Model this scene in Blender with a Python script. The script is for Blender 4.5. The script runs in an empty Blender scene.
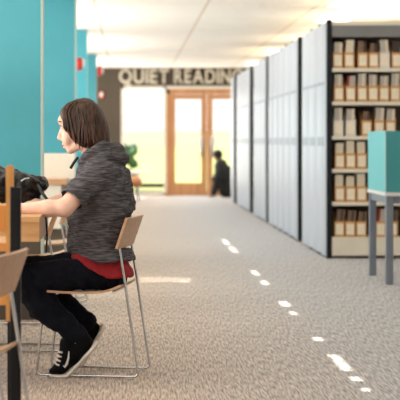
import bpy, bmesh, math, random
import numpy as np
from mathutils import Vector, Matrix, noise as mnoise

random.seed(7)
R = math.radians
S = bpy.context.scene
COL = S.collection

# ------------------------------------------------------------------ camera facts
FPX, VX, HY, CH = 1800.0, 129.0, 140.0, 1.15     # focal length (px), principal column, horizon row, eye height


def at(x, y, d):
    """A point of the room seen at pixel (x, y) of the photo, d metres in front of the camera."""
    return Vector(((x - VX) / FPX * d, d, CH - (y - HY) / FPX * d))


def lin(c):
    return tuple(((v / 255) / 12.92 if v / 255 <= 0.04045 else ((v / 255 + 0.055) / 1.055) ** 2.4) for v in c)


# ------------------------------------------------------------------ materials
MATS = {}


def mat(name, rgb, rough=0.6, metal=0.0, spec=0.5, var=0.0, scale=(20, 20, 20), rgb2=None, bump=0.0, detail=3.0,
        emit=None, estr=0.0, wave=None, sheen=0.0):
    """Principled material; var/rgb2 mixes in a second tone by stretched noise (or a wave)."""
    if name in MATS:
        return MATS[name]
    m = bpy.data.materials.new(name)
    m.use_nodes = True
    nt = m.node_tree
    b = nt.nodes['Principled BSDF']
    c1 = (*lin(rgb), 1)
    b.inputs['Base Color'].default_value = c1
    b.inputs['Roughness'].default_value = rough
    b.inputs['Metallic'].default_value = metal
    b.inputs['Specular IOR Level'].default_value = spec
    if sheen:
        b.inputs['Sheen Weight'].default_value = sheen
    if emit:
        b.inputs['Emission Color'].default_value = (*lin(emit), 1)
        b.inputs['Emission Strength'].default_value = estr
    if rgb2 or var or bump:
        tc = nt.nodes.new('ShaderNodeTexCoord')
        mp = nt.nodes.new('ShaderNodeMapping')
        mp.inputs['Scale'].default_value = scale
        nt.links.new(tc.outputs['Object'], mp.inputs['Vector'])
        if wave:
            n = nt.nodes.new('ShaderNodeTexWave')
            n.bands_direction = wave
            n.inputs['Scale'].default_value = 1.0
            n.inputs['Distortion'].default_value = 6.0
            n.inputs['Detail'].default_value = 3.0
            n.inputs['Detail Scale'].default_value = 1.5
        else:
            n = nt.nodes.new('ShaderNodeTexNoise')
            n.inputs['Scale'].default_value = 1.0
            n.inputs['Detail'].default_value = detail
        nt.links.new(mp.outputs['Vector'], n.inputs['Vector'])
        fac = n.outputs['Fac']
        if rgb2 or var:
            rmp = nt.nodes.new('ShaderNodeValToRGB')
            rmp.color_ramp.elements[0].position = 0.35
            rmp.color_ramp.elements[1].position = 0.65
            c2 = (*lin(rgb2), 1) if rgb2 else (*[min(1, v * (1 + var)) for v in c1[:3]], 1)
            c0 = c1 if rgb2 else (*[v * (1 - var) for v in c1[:3]], 1)
            rmp.color_ramp.elements[0].color = c0
            rmp.color_ramp.elements[1].color = c2
            nt.links.new(fac, rmp.inputs['Fac'])
            nt.links.new(rmp.outputs['Color'], b.inputs['Base Color'])
        if bump:
            bp = nt.nodes.new('ShaderNodeBump')
            bp.inputs['Strength'].default_value = bump
            bp.inputs['Distance'].default_value = 0.01
            nt.links.new(fac, bp.inputs['Height'])
            nt.links.new(bp.outputs['Normal'], b.inputs['Normal'])
    MATS[name] = m
    return m


def glass_mat():
    m = bpy.data.materials.new('clear_glass')
    m.use_nodes = True
    nt = m.node_tree
    nt.nodes.remove(nt.nodes['Principled BSDF'])
    out = nt.nodes['Material Output']
    tr = nt.nodes.new('ShaderNodeBsdfTransparent')
    tr.inputs['Color'].default_value = (.95, .97, .96, 1)
    gl = nt.nodes.new('ShaderNodeBsdfGlossy')
    gl.inputs['Roughness'].default_value = 0.03
    lw = nt.nodes.new('ShaderNodeLayerWeight')
    lw.inputs['Blend'].default_value = 0.12
    mx = nt.nodes.new('ShaderNodeMixShader')
    nt.links.new(lw.outputs['Fresnel'], mx.inputs['Fac'])
    nt.links.new(tr.outputs[0], mx.inputs[1])
    nt.links.new(gl.outputs[0], mx.inputs[2])
    nt.links.new(mx.outputs[0], out.inputs['Surface'])
    return m


def carpet_mat():
    m = bpy.data.materials.new('loop_carpet')
    m.use_nodes = True
    nt = m.node_tree
    L, N = nt.links.new, nt.nodes.new
    b = nt.nodes['Principled BSDF']
    b.inputs['Roughness'].default_value = 0.75
    b.inputs['Specular IOR Level'].default_value = 0.3
    b.inputs['Sheen Weight'].default_value = 0.15
    tc = N('ShaderNodeTexCoord')

    def noise(scale, detail=2.0):
        mp = N('ShaderNodeMapping')
        mp.inputs['Scale'].default_value = scale
        L(tc.outputs['Object'], mp.inputs['Vector'])
        n = N('ShaderNodeTexNoise')
        n.inputs['Scale'].default_value = 1
        n.inputs['Detail'].default_value = detail
        L(mp.outputs['Vector'], n.inputs['Vector'])
        return n.outputs['Fac']
    fine = noise((115, 6.5, 1), 2.0)
    rib = noise((240, 9, 1), 1.0)
    broad = noise((.5, .25, 1), 2.0)
    r1 = N('ShaderNodeValToRGB')
    r1.color_ramp.elements[0].position = .36
    r1.color_ramp.elements[1].position = .62
    r1.color_ramp.elements[0].color = (*lin((112, 106, 104)), 1)
    r1.color_ramp.elements[1].color = (*lin((212, 206, 204)), 1)
    mixf = N('ShaderNodeMath')
    mixf.operation = 'MULTIPLY_ADD'
    mixf.inputs[1].default_value = .35
    L(rib, mixf.inputs[0])
    sc = N('ShaderNodeMath')
    sc.operation = 'MULTIPLY'
    sc.inputs[1].default_value = .65
    L(fine, sc.inputs[0])
    L(sc.outputs[0], mixf.inputs[2])
    L(mixf.outputs[0], r1.inputs['Fac'])
    # browner, darker left side: shade painted into the carpet colour
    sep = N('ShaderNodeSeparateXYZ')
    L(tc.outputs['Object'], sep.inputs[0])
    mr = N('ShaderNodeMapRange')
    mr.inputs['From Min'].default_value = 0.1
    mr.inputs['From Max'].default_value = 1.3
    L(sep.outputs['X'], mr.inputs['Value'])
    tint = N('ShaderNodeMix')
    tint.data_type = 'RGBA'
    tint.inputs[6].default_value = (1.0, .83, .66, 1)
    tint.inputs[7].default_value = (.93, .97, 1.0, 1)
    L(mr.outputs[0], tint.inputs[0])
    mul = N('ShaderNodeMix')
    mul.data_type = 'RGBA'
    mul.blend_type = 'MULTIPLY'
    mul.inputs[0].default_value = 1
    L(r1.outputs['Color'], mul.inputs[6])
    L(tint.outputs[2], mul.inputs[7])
    br = N('ShaderNodeMapRange')
    br.inputs['To Min'].default_value = .92
    br.inputs['To Max'].default_value = 1.08
    L(broad, br.inputs['Value'])
    mul2 = N('ShaderNodeMix')
    mul2.data_type = 'RGBA'
    mul2.blend_type = 'MULTIPLY'
    mul2.inputs[0].default_value = 1
    L(mul.outputs[2], mul2.inputs[6])
    L(br.outputs[0], mul2.inputs[7])
    L(mul2.outputs[2], b.inputs['Base Color'])
    bp = N('ShaderNodeBump')
    bp.inputs['Strength'].default_value = .35
    bp.inputs['Distance'].default_value = .004
    L(mixf.outputs[0], bp.inputs['Height'])
    L(bp.outputs['Normal'], b.inputs['Normal'])
    return m


def ceiling_mat():
    m = bpy.data.materials.new('ceiling_tiles')
    m.use_nodes = True
    nt = m.node_tree
    L, N = nt.links.new, nt.nodes.new
    b = nt.nodes['Principled BSDF']
    b.inputs['Roughness'].default_value = 0.9
    b.inputs['Specular IOR Level'].default_value = 0.1
    tc = N('ShaderNodeTexCoord')
    mp = N('ShaderNodeMapping')
    mp.inputs['Location'].default_value = (.37, 0, 0)
    L(tc.outputs['Object'], mp.inputs['Vector'])
    br = N('ShaderNodeTexBrick')
    br.offset = 0
    br.inputs['Scale'].default_value = 1
    br.inputs['Brick Width'].default_value = 1.22
    br.inputs['Row Height'].default_value = 2.44
    br.inputs['Mortar Size'].default_value = .016
    br.inputs['Mortar Smooth'].default_value = .3
    br.inputs['Color1'].default_value = (*lin((251, 246, 236)), 1)
    br.inputs['Color2'].default_value = (*lin((249, 243, 232)), 1)
    br.inputs['Mortar'].default_value = (*lin((226, 210, 190)), 1)
    L(mp.outputs['Vector'], br.inputs['Vector'])
    L(br.outputs['Color'], b.inputs['Base Color'])
    return m


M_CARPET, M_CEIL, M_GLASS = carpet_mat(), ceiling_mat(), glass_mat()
M_TEAL = mat('teal_paint', (68, 158, 172), .45, var=.04, scale=(2, 2, 2))
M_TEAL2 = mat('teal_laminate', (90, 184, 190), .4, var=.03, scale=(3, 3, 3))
M_CREAM = mat('cream_trim', (232, 226, 212), .5, var=.02, scale=(5, 5, 5))
M_TAUPE = mat('taupe_wall_paint', (84, 74, 62), .8, var=.05, scale=(3, 3, 3))
M_WALL = mat('white_wall_paint', (236, 232, 224), .8, var=.02, scale=(3, 3, 3))
M_WOOD = mat('birch_plywood', (192, 142, 90), .4, rgb2=(210, 162, 112), scale=(6, 40, 40), detail=4)
M_WOODP = mat('pale_plywood', (186, 142, 106), .42, rgb2=(206, 164, 126), scale=(5, 40, 40), detail=4)
M_WOODO = mat('honey_oak', (214, 146, 74), .4, rgb2=(232, 170, 96), scale=(30, 30, 4), detail=4)
M_DOORW = mat('oak_door_wood', (188, 130, 84), .45, rgb2=(208, 154, 108), scale=(20, 20, 2), detail=4)
M_CHROME = mat('brushed_chrome', (205, 205, 206), .22, metal=1.0, var=.04, scale=(30, 30, 30))
M_STEELG = mat('grey_steel', (128, 134, 144), .4, metal=.3, var=.05, scale=(8, 8, 8))
M_BLACK = mat('black_steel', (16, 18, 22), .4, spec=.35, var=.1, scale=(10, 10, 10))
M_PANEL = mat('pale_grey_enamel', (186, 194, 206), .38, var=.03, scale=(6, 1, 1))
M_LABELH = mat('grey_card_holder', (146, 156, 170), .4, var=.05, scale=(9, 9, 9))
M_SHELFBD = mat('beige_shelf_enamel', (228, 218, 200), .5, var=.04, scale=(5, 5, 5))
M_SHELFBK = mat('brown_shelf_back', (104, 84, 66), .7, var=.08, scale=(4, 4, 4))
M_HEADER = mat('grey_header', (122, 122, 120), .5, var=.05, scale=(4, 4, 4))
M_KRAFT = mat('kraft_board', (206, 152, 92), .8, var=.08, scale=(20, 20, 20))
M_LBL = mat('cream_paper', (238, 224, 198), .8, var=.05, scale=(60, 60, 60))


# ------------------------------------------------------------------ object helpers
def tag(o, label=None, cat=None, group=None, kind=None):
    if label:
        o['label'] = label
    if cat:
        o['category'] = cat
    if group:
        o['group'] = group
    if kind:
        o['kind'] = kind
    return o


def link(name, me, m=None, parent=None, smooth=False):
    o = bpy.data.objects.new(name, me)
    COL.objects.link(o)
    if m:
        me.materials.append(m)
    if parent:
        o.parent = parent
    if smooth:
        for p in me.polygons:
            p.use_smooth = True
    return o


def empty(name, loc=(0, 0, 0), rz=0.0):
    o = bpy.data.objects.new(name, None)
    o.empty_display_size = .1
    COL.objects.link(o)
    o.location = loc
    o.rotation_euler = (0, 0, rz)
    return o


def copy_tree(o, parent=None):
    c = o.copy()
    COL.objects.link(c)
    c.parent = parent
    for ch in list(o.children):
        copy_tree(ch, c)
    return c


class MB:
    """Collects boxes, tubes and prisms; build() links them as one mesh object."""

    def __init__(self):
        self.bm = bmesh.new()

    def box(self, x0, y0, z0, x1, y1, z1, bev=0.0, mtx=None):
        g = bmesh.ops.create_cube(self.bm, size=1)
        vs = g['verts']
        bmesh.ops.scale(self.bm, vec=(x1 - x0, y1 - y0, z1 - z0), verts=vs)
        bmesh.ops.translate(self.bm, vec=((x0 + x1) / 2, (y0 + y1) / 2, (z0 + z1) / 2), verts=vs)
        if bev:
            es = list({e for v in vs for e in v.link_edges})
            r = bmesh.ops.bevel(self.bm, geom=es, offset=bev, segments=2, profile=.5, affect='EDGES')
            vs = list({v for f in r['faces'] for v in f.verts} | {v for v in vs if v.is_valid})
        if mtx:
            bmesh.ops.transform(self.bm, matrix=mtx, verts=vs)
        return self

    def tube(self, pts, r, seg=10, closed=False, cap=True):
        pts = [Vector(p) for p in pts]
        rs = r if isinstance(r, (list, tuple)) else [r] * len(pts)
        n = len(pts)
        rings = []
        up = None
        for i, p in enumerate(pts):
            a = pts[i - 1] if i > 0 or closed else p
            b = pts[(i + 1) % n] if i < n - 1 or closed else p
            t = (b - a).normalized()
            if up is None:
                up = Vector((0, 0, 1)) if abs(t.z) < .9 else Vector((0, 1, 0))
            s = t.cross(up).normalized()
            up = s.cross(t).normalized()
            rings.append([self.bm.verts.new(p + (s * math.cos(k * 2 * math.pi / seg) + up * math.sin(k * 2 * math.pi / seg)) * rs[i])
                          for k in range(seg)])
        m = n if closed else n - 1
        for i in range(m):
            A, B = rings[i], rings[(i + 1) % n]
            for k in range(seg):
                self.bm.faces.new((A[k], A[(k + 1) % seg], B[(k + 1) % seg], B[k]))
        if cap and not closed:
            self.bm.faces.new(rings[0][::-1])
            self.bm.faces.new(rings[-1])
        return self

    def sweep(self, prof, y0, y1):
        """Closed XZ outline extruded along Y."""
        a = [self.bm.verts.new((x, y0, z)) for x, z in prof]
        b = [self.bm.verts.new((x, y1, z)) for x, z in prof]
        n = len(prof)
        self.bm.faces.new(a)
        self.bm.faces.new(b[::-1])
        for i in range(n):
            self.bm.faces.new((a[i], b[i], b[(i + 1) % n], a[(i + 1) % n]))
        return self

    def sheet(self, rows, th):
        """Grid of points thickened along its normals."""
        g = [[self.bm.verts.new(p) for p in r] for r in rows]
        fs = []
        for i in range(len(g) - 1):
            for j in range(len(g[0]) - 1):
                fs.append(self.bm.faces.new((g[i][j], g[i][j + 1], g[i + 1][j + 1], g[i + 1][j])))
        bmesh.ops.recalc_face_normals(self.bm, faces=fs)
        bmesh.ops.solidify(self.bm, geom=fs, thickness=th)
        return self

    def lathe(self, prof, c=(0, 0, 0), seg=20):
        rings = [[self.bm.verts.new((c[0] + r * math.cos(k * 2 * math.pi / seg), c[1] + r * math.sin(k * 2 * math.pi / seg), c[2] + z))
                  for k in range(seg)] for r, z in prof]
        for A, B in zip(rings, rings[1:]):
            for k in range(seg):
                self.bm.faces.new((A[k], A[(k + 1) % seg], B[(k + 1) % seg], B[k]))
        self.bm.faces.new(rings[0][::-1])
        self.bm.faces.new(rings[-1])
        return self

    def build(self, name, m, parent=None, smooth=False):
        bmesh.ops.recalc_face_normals(self.bm, faces=self.bm.faces[:])
        me = bpy.data.meshes.new(name)
        self.bm.to_mesh(me)
        self.bm.free()
        o = link(name, me, m, parent, smooth)
        if smooth:
            try:
                me.set_sharp_from_angle(angle=R(40))
            except Exception:
                pass
        return o


def arc(pts, rad, n=5):
    """Polyline with its inner corners rounded."""
    pts = [Vector(p) for p in pts]
    out = [pts[0]]
    for a, b, c in zip(pts, pts[1:], pts[2:]):
        u, v = (a - b), (c - b)
        r = min(rad, u.length * .45, v.length * .45)
        p, q = b + u.normalized() * r, b + v.normalized() * r
        for i in range(n + 1):
            t = i / n
            out.append(p * (1 - t) ** 2 + b * 2 * t * (1 - t) + q * t * t)
    out.append(pts[-1])
    return out


# ------------------------------------------------------------------ signed-distance modelling (people, cloth, bag)
class Vox:
    def __init__(self, lo, hi, h):
        self.lo, self.h = np.array(lo, float), h
        n = np.ceil((np.array(hi) - self.lo) / h).astype(int) + 1
        self.n = n
        self.F = np.full(n, 1e3, dtype=np.float32)
        self.ax = [self.lo[i] + h * np.arange(n[i]) for i in range(3)]

    def _slice(self, lo, hi, mg):
        s = []
        for i in range(3):
            a = int(max(0, math.floor((lo[i] - mg - self.lo[i]) / self.h)))
            b = int(min(self.n[i], math.ceil((hi[i] + mg - self.lo[i]) / self.h) + 1))
            if b <= a:
                return None
            s.append(slice(a, b))
        return tuple(s)

    def _grid(self, s):
        return np.meshgrid(self.ax[0][s[0]], self.ax[1][s[1]], self.ax[2][s[2]], indexing='ij')

    def mix(self, fn, lo, hi, k, op='add'):
        s = self._slice(lo, hi, k * 2 + 4 * self.h)
        if s is None:
            return
        d = fn(*self._grid(s))
        f = self.F[s]
        if op == 'add':
            if k > 0:
                hh = np.clip(.5 + .5 * (f - d) / k, 0, 1)
                r = f * (1 - hh) + d * hh - k * hh * (1 - hh)
                r = np.where(np.abs(f - d) >= k, np.minimum(f, d), r)
            else:
                r = np.minimum(f, d)
        else:
            d = -d
            if k > 0:
                hh = np.clip(.5 - .5 * (f - d) / k, 0, 1)
                r = f * (1 - hh) + d * hh + k * hh * (1 - hh)
                r = np.where(np.abs(f - d) >= k, np.maximum(f, d), r)
            else:
                r = np.maximum(f, d)
        self.F[s] = r

    def cone(self, a, b, ra, rb, k=.01, sy=1.0, op='add'):
        """Round cone from a to b; sy > 1 widens it along Y about its axis."""
        a, b = np.array(a, float), np.array(b, float)
        ab = b - a
        L2 = max(1e-9, ab @ ab)

        def fn(X, Y, Z):
            t = np.clip(((X - a[0]) * ab[0] + (Y - a[1]) * ab[1] + (Z - a[2]) * ab[2]) / L2, 0, 1)
            dx, dy, dz = X - a[0] - t * ab[0], (Y - a[1] - t * ab[1]) / sy, Z - a[2] - t * ab[2]
            return np.sqrt(dx * dx + dy * dy + dz * dz) - (ra + (rb - ra) * t)
        r = max(ra, rb)
        e = np.array((r, r * max(1, sy), r))
        self.mix(fn, np.minimum(a, b) - e, np.maximum(a, b) + e, k, op)

    def chain(self, pts, rs, k=.01, sy=1.0):
        for i in range(len(pts) - 1):
            self.cone(pts[i], pts[i + 1], rs[i], rs[i + 1], k, sy)

    def ell(self, c, r, k=.01, op='add', rot=0.0):
        """Ellipsoid; rot turns it about Y."""
        c, r = np.array(c, float), np.array(r, float)
        cs, sn = math.cos(rot), math.sin(rot)

        def fn(X, Y, Z):
            x, y, z = X - c[0], Y - c[1], Z - c[2]
            x, z = cs * x - sn * z, sn * x + cs * z
            k0 = np.sqrt((x / r[0]) ** 2 + (y / r[1]) ** 2 + (z / r[2]) ** 2)
            return (k0 - 1) * r.min()
        e = np.array((max(r[0], r[2]), r[1], max(r[0], r[2])))
        self.mix(fn, c - e, c + e, k, op)

    def loft(self, rows, k=.01, op='add', pw=2.0):
        """rows: (z, x_front, x_back, y_centre, half_width) - an elliptical body stacked along z."""
        rows = sorted(rows)
        zs = np.array([r[0] for r in rows])
        col = [np.array([r[i] for r in rows]) for i in range(1, 5)]

        def fn(X, Y, Z):
            xf, xb, yc, hw = [np.interp(Z, zs, c) for c in col]
            cx, ax = (xf + xb) / 2, np.maximum((xb - xf) / 2, 1e-3)
            q = ((np.abs(X - cx) / ax) ** pw + (np.abs(Y - yc) / hw) ** pw) ** (1 / pw)
            d = (q - 1) * np.minimum(ax, hw)
            return np.maximum(d, np.maximum(zs[0] - Z, Z - zs[-1]))
        lo = (col[0].min(), (col[2] - col[3]).min(), zs[0])
        hi = (col[1].max(), (col[2] + col[3]).max(), zs[-1])
        self.mix(fn, lo, hi, k, op)

    def cut(self, p, nrm, k=.004):
        """Removes what lies on the side the normal points to."""
        nrm = np.array(nrm, float)
        nrm /= np.linalg.norm(nrm)
        X, Y, Z = np.meshgrid(*self.ax, indexing='ij')
        d = (X - p[0]) * nrm[0] + (Y - p[1]) * nrm[1] + (Z - p[2]) * nrm[2]
        self.F = np.maximum(self.F, d.astype(np.float32))

    def mesh(self, name):
        F = self.F.copy()
        for ax in range(3):       # keep the border outside
            sl = [slice(None)] * 3
            for e in (0, -1):
                sl[ax] = e
                F[tuple(sl)] = np.maximum(F[tuple(sl)], self.h)
        I = F < 0
        c = np.zeros(np.array(F.shape) - 1, dtype=np.int8)
        off = [(i, j, k) for i in (0, 1) for j in (0, 1) for k in (0, 1)]
        sh = c.shape

        def corner(A, o):
            return A[o[0]:o[0] + sh[0], o[1]:o[1] + sh[1], o[2]:o[2] + sh[2]]
        for o in off:
            c += corner(I, o)
        act = (c > 0) & (c < 8)
        idx = np.argwhere(act)
        vid = np.full(sh, -1, dtype=np.int64)
        vid[act] = np.arange(len(idx))
        P = np.zeros((len(idx), 3))
        W = np.zeros(len(idx))
        for o in off:
            for ax in range(3):
                if o[ax]:
                    continue
                o2 = list(o)
                o2[ax] = 1
                f0 = F[idx[:, 0] + o[0], idx[:, 1] + o[1], idx[:, 2] + o[2]]
                f1 = F[idx[:, 0] + o2[0], idx[:, 1] + o2[1], idx[:, 2] + o2[2]]
                m = (f0 < 0) != (f1 < 0)
                t = np.where(m, f0 / np.where(m, f0 - f1, 1), 0)
                p = np.tile(np.array(o, float), (len(idx), 1))
                p[:, ax] += t
                P[m] += p[m]
                W[m] += 1
        P = (P / W[:, None] + idx) * self.h + self.lo
        faces = []
        for ax in range(3):
            b, d = (ax + 1) % 3, (ax + 2) % 3
            s0, s1 = [slice(None)] * 3, [slice(None)] * 3
            s0[ax], s1[ax] = slice(0, -1), slice(1, None)
            A, B = I[tuple(s0)], I[tuple(s1)]
            e = np.argwhere(A != B)
            e = e[(e[:, b] > 0) & (e[:, d] > 0) & (e[:, b] < F.shape[b] - 1) & (e[:, d] < F.shape[d] - 1)]
            fl = A[e[:, 0], e[:, 1], e[:, 2]]
            q = []
            for db, dd in ((0, 0), (1, 0), (1, 1), (0, 1)):
                g = e.copy()
                g[:, b] -= 1 - db
                g[:, d] -= 1 - dd
                q.append(vid[g[:, 0], g[:, 1], g[:, 2]])
            q = np.stack(q, 1)
            q[~fl] = q[~fl][:, ::-1]
            faces.append(q)
        faces = np.concatenate(faces)
        me = bpy.data.meshes.new(name)
        me.from_pydata(P.tolist(), [], faces.tolist())
        me.update()
        return me


def relax(me, it=2, f=.5):
    bm = bmesh.new()
    bm.from_mesh(me)
    for _ in range(it):
        bmesh.ops.smooth_vert(bm, verts=bm.verts, factor=f, use_axis_x=True, use_axis_y=True, use_axis_z=True)
    bm.to_mesh(me)
    bm.free()
    me.update()


def wrinkle(me, amp, sc, seed=0.0):
    """Pushes the vertices along their normals by stretched noise: folds of cloth."""
    ns = [v.normal.copy() for v in me.vertices]
    for v, n in zip(me.vertices, ns):
        p = v.co
        v.co = p + n * amp * mnoise.fractal(Vector((p.x * sc[0] + seed, p.y * sc[1], p.z * sc[2])), 1.0, 2.0, 3)
    me.update()


# ================================================================== THE SETTING
CEIL = 2.63
XL, XR, Y0, YE = -2.6, 4.4, -2.0, 37.0

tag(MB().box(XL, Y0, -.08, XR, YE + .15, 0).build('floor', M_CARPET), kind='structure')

# ceiling with unseen slots added to shape the sun into dashes on the aisle
SLOT_DX = CEIL / math.tan(R(50))
dashes = [(222, 228, 239.5, 245, .05), (229, 236, 247, 252.5, .06), (250, 257, 270.5, 275.5, .05), (262, 268, 280.5, 285, .05),
          (280, 289, 301.5, 306.5, .065), (293, 299, 311.5, 315, .04), (317, 324, 337, 341, .045), (331, 350, 354.5, 371, .05),
          (354, 361, 376.5, 381, .045), (364, 371, 388, 391.5, .03)]
slots = []
for xa, xb, ya, yb, w in dashes:
    yA, yB = CH * FPX / (yb - HY), CH * FPX / (ya - HY)
    slots.append((1.092 - SLOT_DX, w, yA, yB))
slots.sort(key=lambda s: s[2])
cm = MB()
sx0, sx1 = 1.092 - SLOT_DX - .05, 1.092 - SLOT_DX + .05


def cquad(x0, y0, x1, y1):
    vs = [cm.bm.verts.new(p) for p in ((x0, y0, CEIL), (x0, y1, CEIL), (x1, y1, CEIL), (x1, y0, CEIL))]
    cm.bm.faces.new(vs)


# unseen slits added to let a soft, weak band of sun onto the carpet
lx0, lx1, ly0, ly1 = .08 - SLOT_DX, .50 - SLOT_DX, 14.55, 15.1
cquad(XL, Y0, lx0, YE)
cquad(lx1, Y0, sx0, YE)
cquad(lx0, Y0, lx1, ly0)
cquad(lx0, ly1, lx1, YE)
for k in range(14):
    p0 = lx0 + (lx1 - lx0) * k / 14
    gap = .009 if k != 12 else .028
    cquad(p0, ly0, p0 + .03 - gap, ly1)
    if k == 12:
        cquad(p0 + .002, ly0 + .12, p0 + .03, ly0 + .2)
        cquad(p0 + .002, ly0 + .34, p0 + .03, ly1)
cquad(sx1, Y0, XR, YE)
yp = Y0
for cx, w, ya, yb in slots:
    cquad(sx0, yp, sx1, ya)
    cquad(sx0, ya, cx - w / 2, yb)
    cquad(cx + w / 2, ya, sx1, yb)
    yp = yb
cquad(sx0, yp, sx1, YE)
tag(cm.build('ceiling', M_CEIL), kind='structure')

tag(MB().box(XL - .12, Y0, 0, XL, YE, CEIL).build('wall_left', M_WALL), kind='structure')
tag(MB().box(XR, Y0, 0, XR + .12, YE, CEIL).build('wall_right', M_WALL), kind='structure')
tag(MB().box(XL, Y0 - .12, 0, XR, Y0, CEIL).build('wall_back', M_WALL), kind='structure')


def wx(x):
    return (x - VX) / FPX * YE


def wz(y):
    return CH - (y - HY) / FPX * YE


GX0, GX1, GTOP = wx(121), 2.32, wz(86)      # the glazed opening in the end wall
fw = MB()
fw.box(XL, YE, 0, GX0, YE + .15, CEIL)
fw.box(GX1, YE, 0, XR, YE + .15, CEIL)
fw.box(GX0, YE, GTOP, GX1, YE + .15, CEIL)
tag(fw.build('wall_end', M_TAUPE), kind='structure')

# window beside the doors
t = .035
dx0 = wx(166.5)
w = MB()
w.box(GX0, YE - .01, .0, GX0 + .055, YE + .1, GTOP)
w.box(GX0, YE - .01, GTOP - .05, dx0, YE + .1, GTOP)
w.box(dx0 - .05, YE - .01, 0, dx0, YE + .1, GTOP)
w.box(GX0, YE - .01, 0, dx0, YE + .1, .06)
win = tag(w.build('window_1', M_CREAM), kind='structure')
MB().box(GX0 + .05, YE + .04, .05, dx0 - .05, YE + .05, GTOP - .05).build('pane', M_GLASS, win)
MB().box(GX0 + .05, YE + .0, wz(187.5), dx0 - .05, YE + .08, wz(183.5)).build('rail', M_BLACK, win)

# pair of oak doors
dr_a, dr_b = wx(170), wx(207)
dfx1 = wx(241)
f = MB()
f.box(dx0, YE - .02, 0, dx0 + .07, YE + .12, wz(89))
f.box(dfx1 - .07, YE - .02, 0, dfx1, YE + .12, wz(89))
f.box(dx0, YE - .02, wz(94), dfx1, YE + .12, wz(89))
tag(f.build('trim_1', M_DOORW), kind='structure')
tag(MB().box(dx0, YE - .015, wz(89), GX1, YE + .12, GTOP).box(dfx1, YE - .015, 0, GX1, YE + .12, wz(89)).build('trim_2', M_CREAM), kind='structure')
for i, (xa, xb, hx) in enumerate(((dx0 + .07, dr_b - .005, dr_b - .11), (dr_b + .005, dfx1 - .07, dr_b + .11))):
    zt = wz(94) - .005
    st = .11
    d = MB()
    d.box(xa, YE, .01, xa + st, YE + .05, zt)
    d.box(xb - st, YE, .01, xb, YE + .05, zt)
    d.box(xa + .02, YE + .004, zt - .1, xb - .02, YE + .046, zt - .004)
    d.box(xa + .02, YE + .004, .014, xb - .02, YE + .046, .27)
    do = tag(d.build('door_%d' % (i + 1), M_DOORW), kind='structure')
    MB().box(xa + st, YE + .02, .27, xb - st, YE + .03, zt - .1).build('pane', M_GLASS, do)
    h = MB()
    h.tube(arc([(hx, YE, .86), (hx, YE - .06, .86), (hx, YE - .06, 1.16), (hx, YE, 1.16)], .02), .014)
    h.box(hx - .03, YE - .008, .8, hx + .03, YE, 1.22, .003)
    h.build('door_handle', M_CHROME, do, True)

# ---- outside, beyond the end wall
M_LAWN = mat('sunlit_lawn', (156, 162, 98), .9, rgb2=(172, 170, 118), scale=(3, .6, 1), detail=4)
tag(MB().box(-60, YE + .15, -.12, 60, 420, -.04).build('ground_lawn', M_LAWN), kind='structure')
M_PAV = mat('patio_slab', (96, 84, 66), .8, var=.08, scale=(4, 4, 4))
tag(MB().box(-3, YE + .15, -.04, 6, YE + 4, -.005).build('patio', M_PAV), kind='structure')
M_HILL = mat('hazy_hill', (138, 126, 108), .95, rgb2=(152, 142, 122), scale=(.2, .2, .2))
hb = MB()
rows = []
for j in range(7):
    row = []
    for i in range(41):
        x = -120 + 8 * i
        z = (j / 6) * (3.1 + .9 * mnoise.noise(Vector((x * .03, 0, 3))) + .4 * mnoise.noise(Vector((x * .1, 1, 0))))
        row.append((x, 320 + 14 * j, -.3 + z))
    rows.append(row)
hb.sheet(rows, .2)
tag(hb.build('hill', M_HILL, None, True), kind='structure')

# clipped dark bush left of the window
bz = Vox((-.95, 42.3, -.3), (.45, 43.7, 1.45), .05)
for i in range(90):
    bz.ell((random.uniform(-.75, .13), 43 + random.uniform(-.35, .35), random.uniform(.1, 1.0)), [random.uniform(.09, .13)] * 3, .04)
M_BUSH = mat('dark_leaves', (58, 88, 66), .8, rgb2=(88, 122, 84), scale=(14, 14, 14), bump=.6)
me = bz.mesh('bush')
wrinkle(me, .03, (12, 12, 12))
b = link('bush', me, M_BUSH, None, True)
b.location = (0, 0, 0)
tag(b, 'dark green clipped bush outside the window behind the reader', 'bush')
MB().tube([(-.1, 43, -.3), (-.1, 43, .3)], [.06, .04]).build('stem', mat('bark', (80, 62, 48), .9, var=.1), b)

# ================================================================== TEAL FINS along the left side
FX = -.55
M_STRIP = mat('pale_grey_green_strip', (168, 186, 178), .5, var=.03, scale=(4, 4, 4))
for i, (d, lab) in enumerate(((11.5, 'tall teal partition nearest the seated reader, running off the top of the picture'),
                              (18.7, 'second teal partition from the reader, with the red alarm on its pale edge'),
                              (24.1, 'third teal partition from the reader, its top meeting the ceiling'),
                              (31.0, 'farthest teal partition, beside the dark end wall'))):
    e = empty('teal_partition', (FX, d, 0))
    tag(e, lab, 'partition', 'teal partitions along the left side')
    z0 = .84 if i == 0 else .2
    MB().box(-2.04, 0, z0, -.014, .08, CEIL - .003).build('panel', M_TEAL, e)
    MB().box(-2.04, .01, 0, -.014, .07, z0).build('base_panel', M_TAUPE, e)
    MB().box(-.014, -.004, 0, .004 if i < 2 else -.008, .085, CEIL - .003, .002).build('edge_strip', M_STRIP, e)
    MB().box(-.9, -.004, 0, -.888, .0, CEIL - .01).build('joint_strip', M_TEAL2, e)

# fire alarms
M_RED = mat('alarm_red', (196, 42, 34), .4, var=.05)
M_WHT = mat('strobe_white', (240, 236, 228), .3, var=.02)


def alarm(loc, lab, s=1.0):
    e = empty('fire_alarm', loc)
    tag(e, lab, 'alarm')
    MB().box(-.0 * s, -.05 * s, -.065 * s, .05 * s, .05 * s, .065 * s, .008 * s).build('housing', M_RED, e, True)
    MB().box(.05 * s, -.03 * s, -.035 * s, .075 * s, .03 * s, .05 * s, .006 * s).build('strobe', M_WHT, e, True)
    return e


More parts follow.
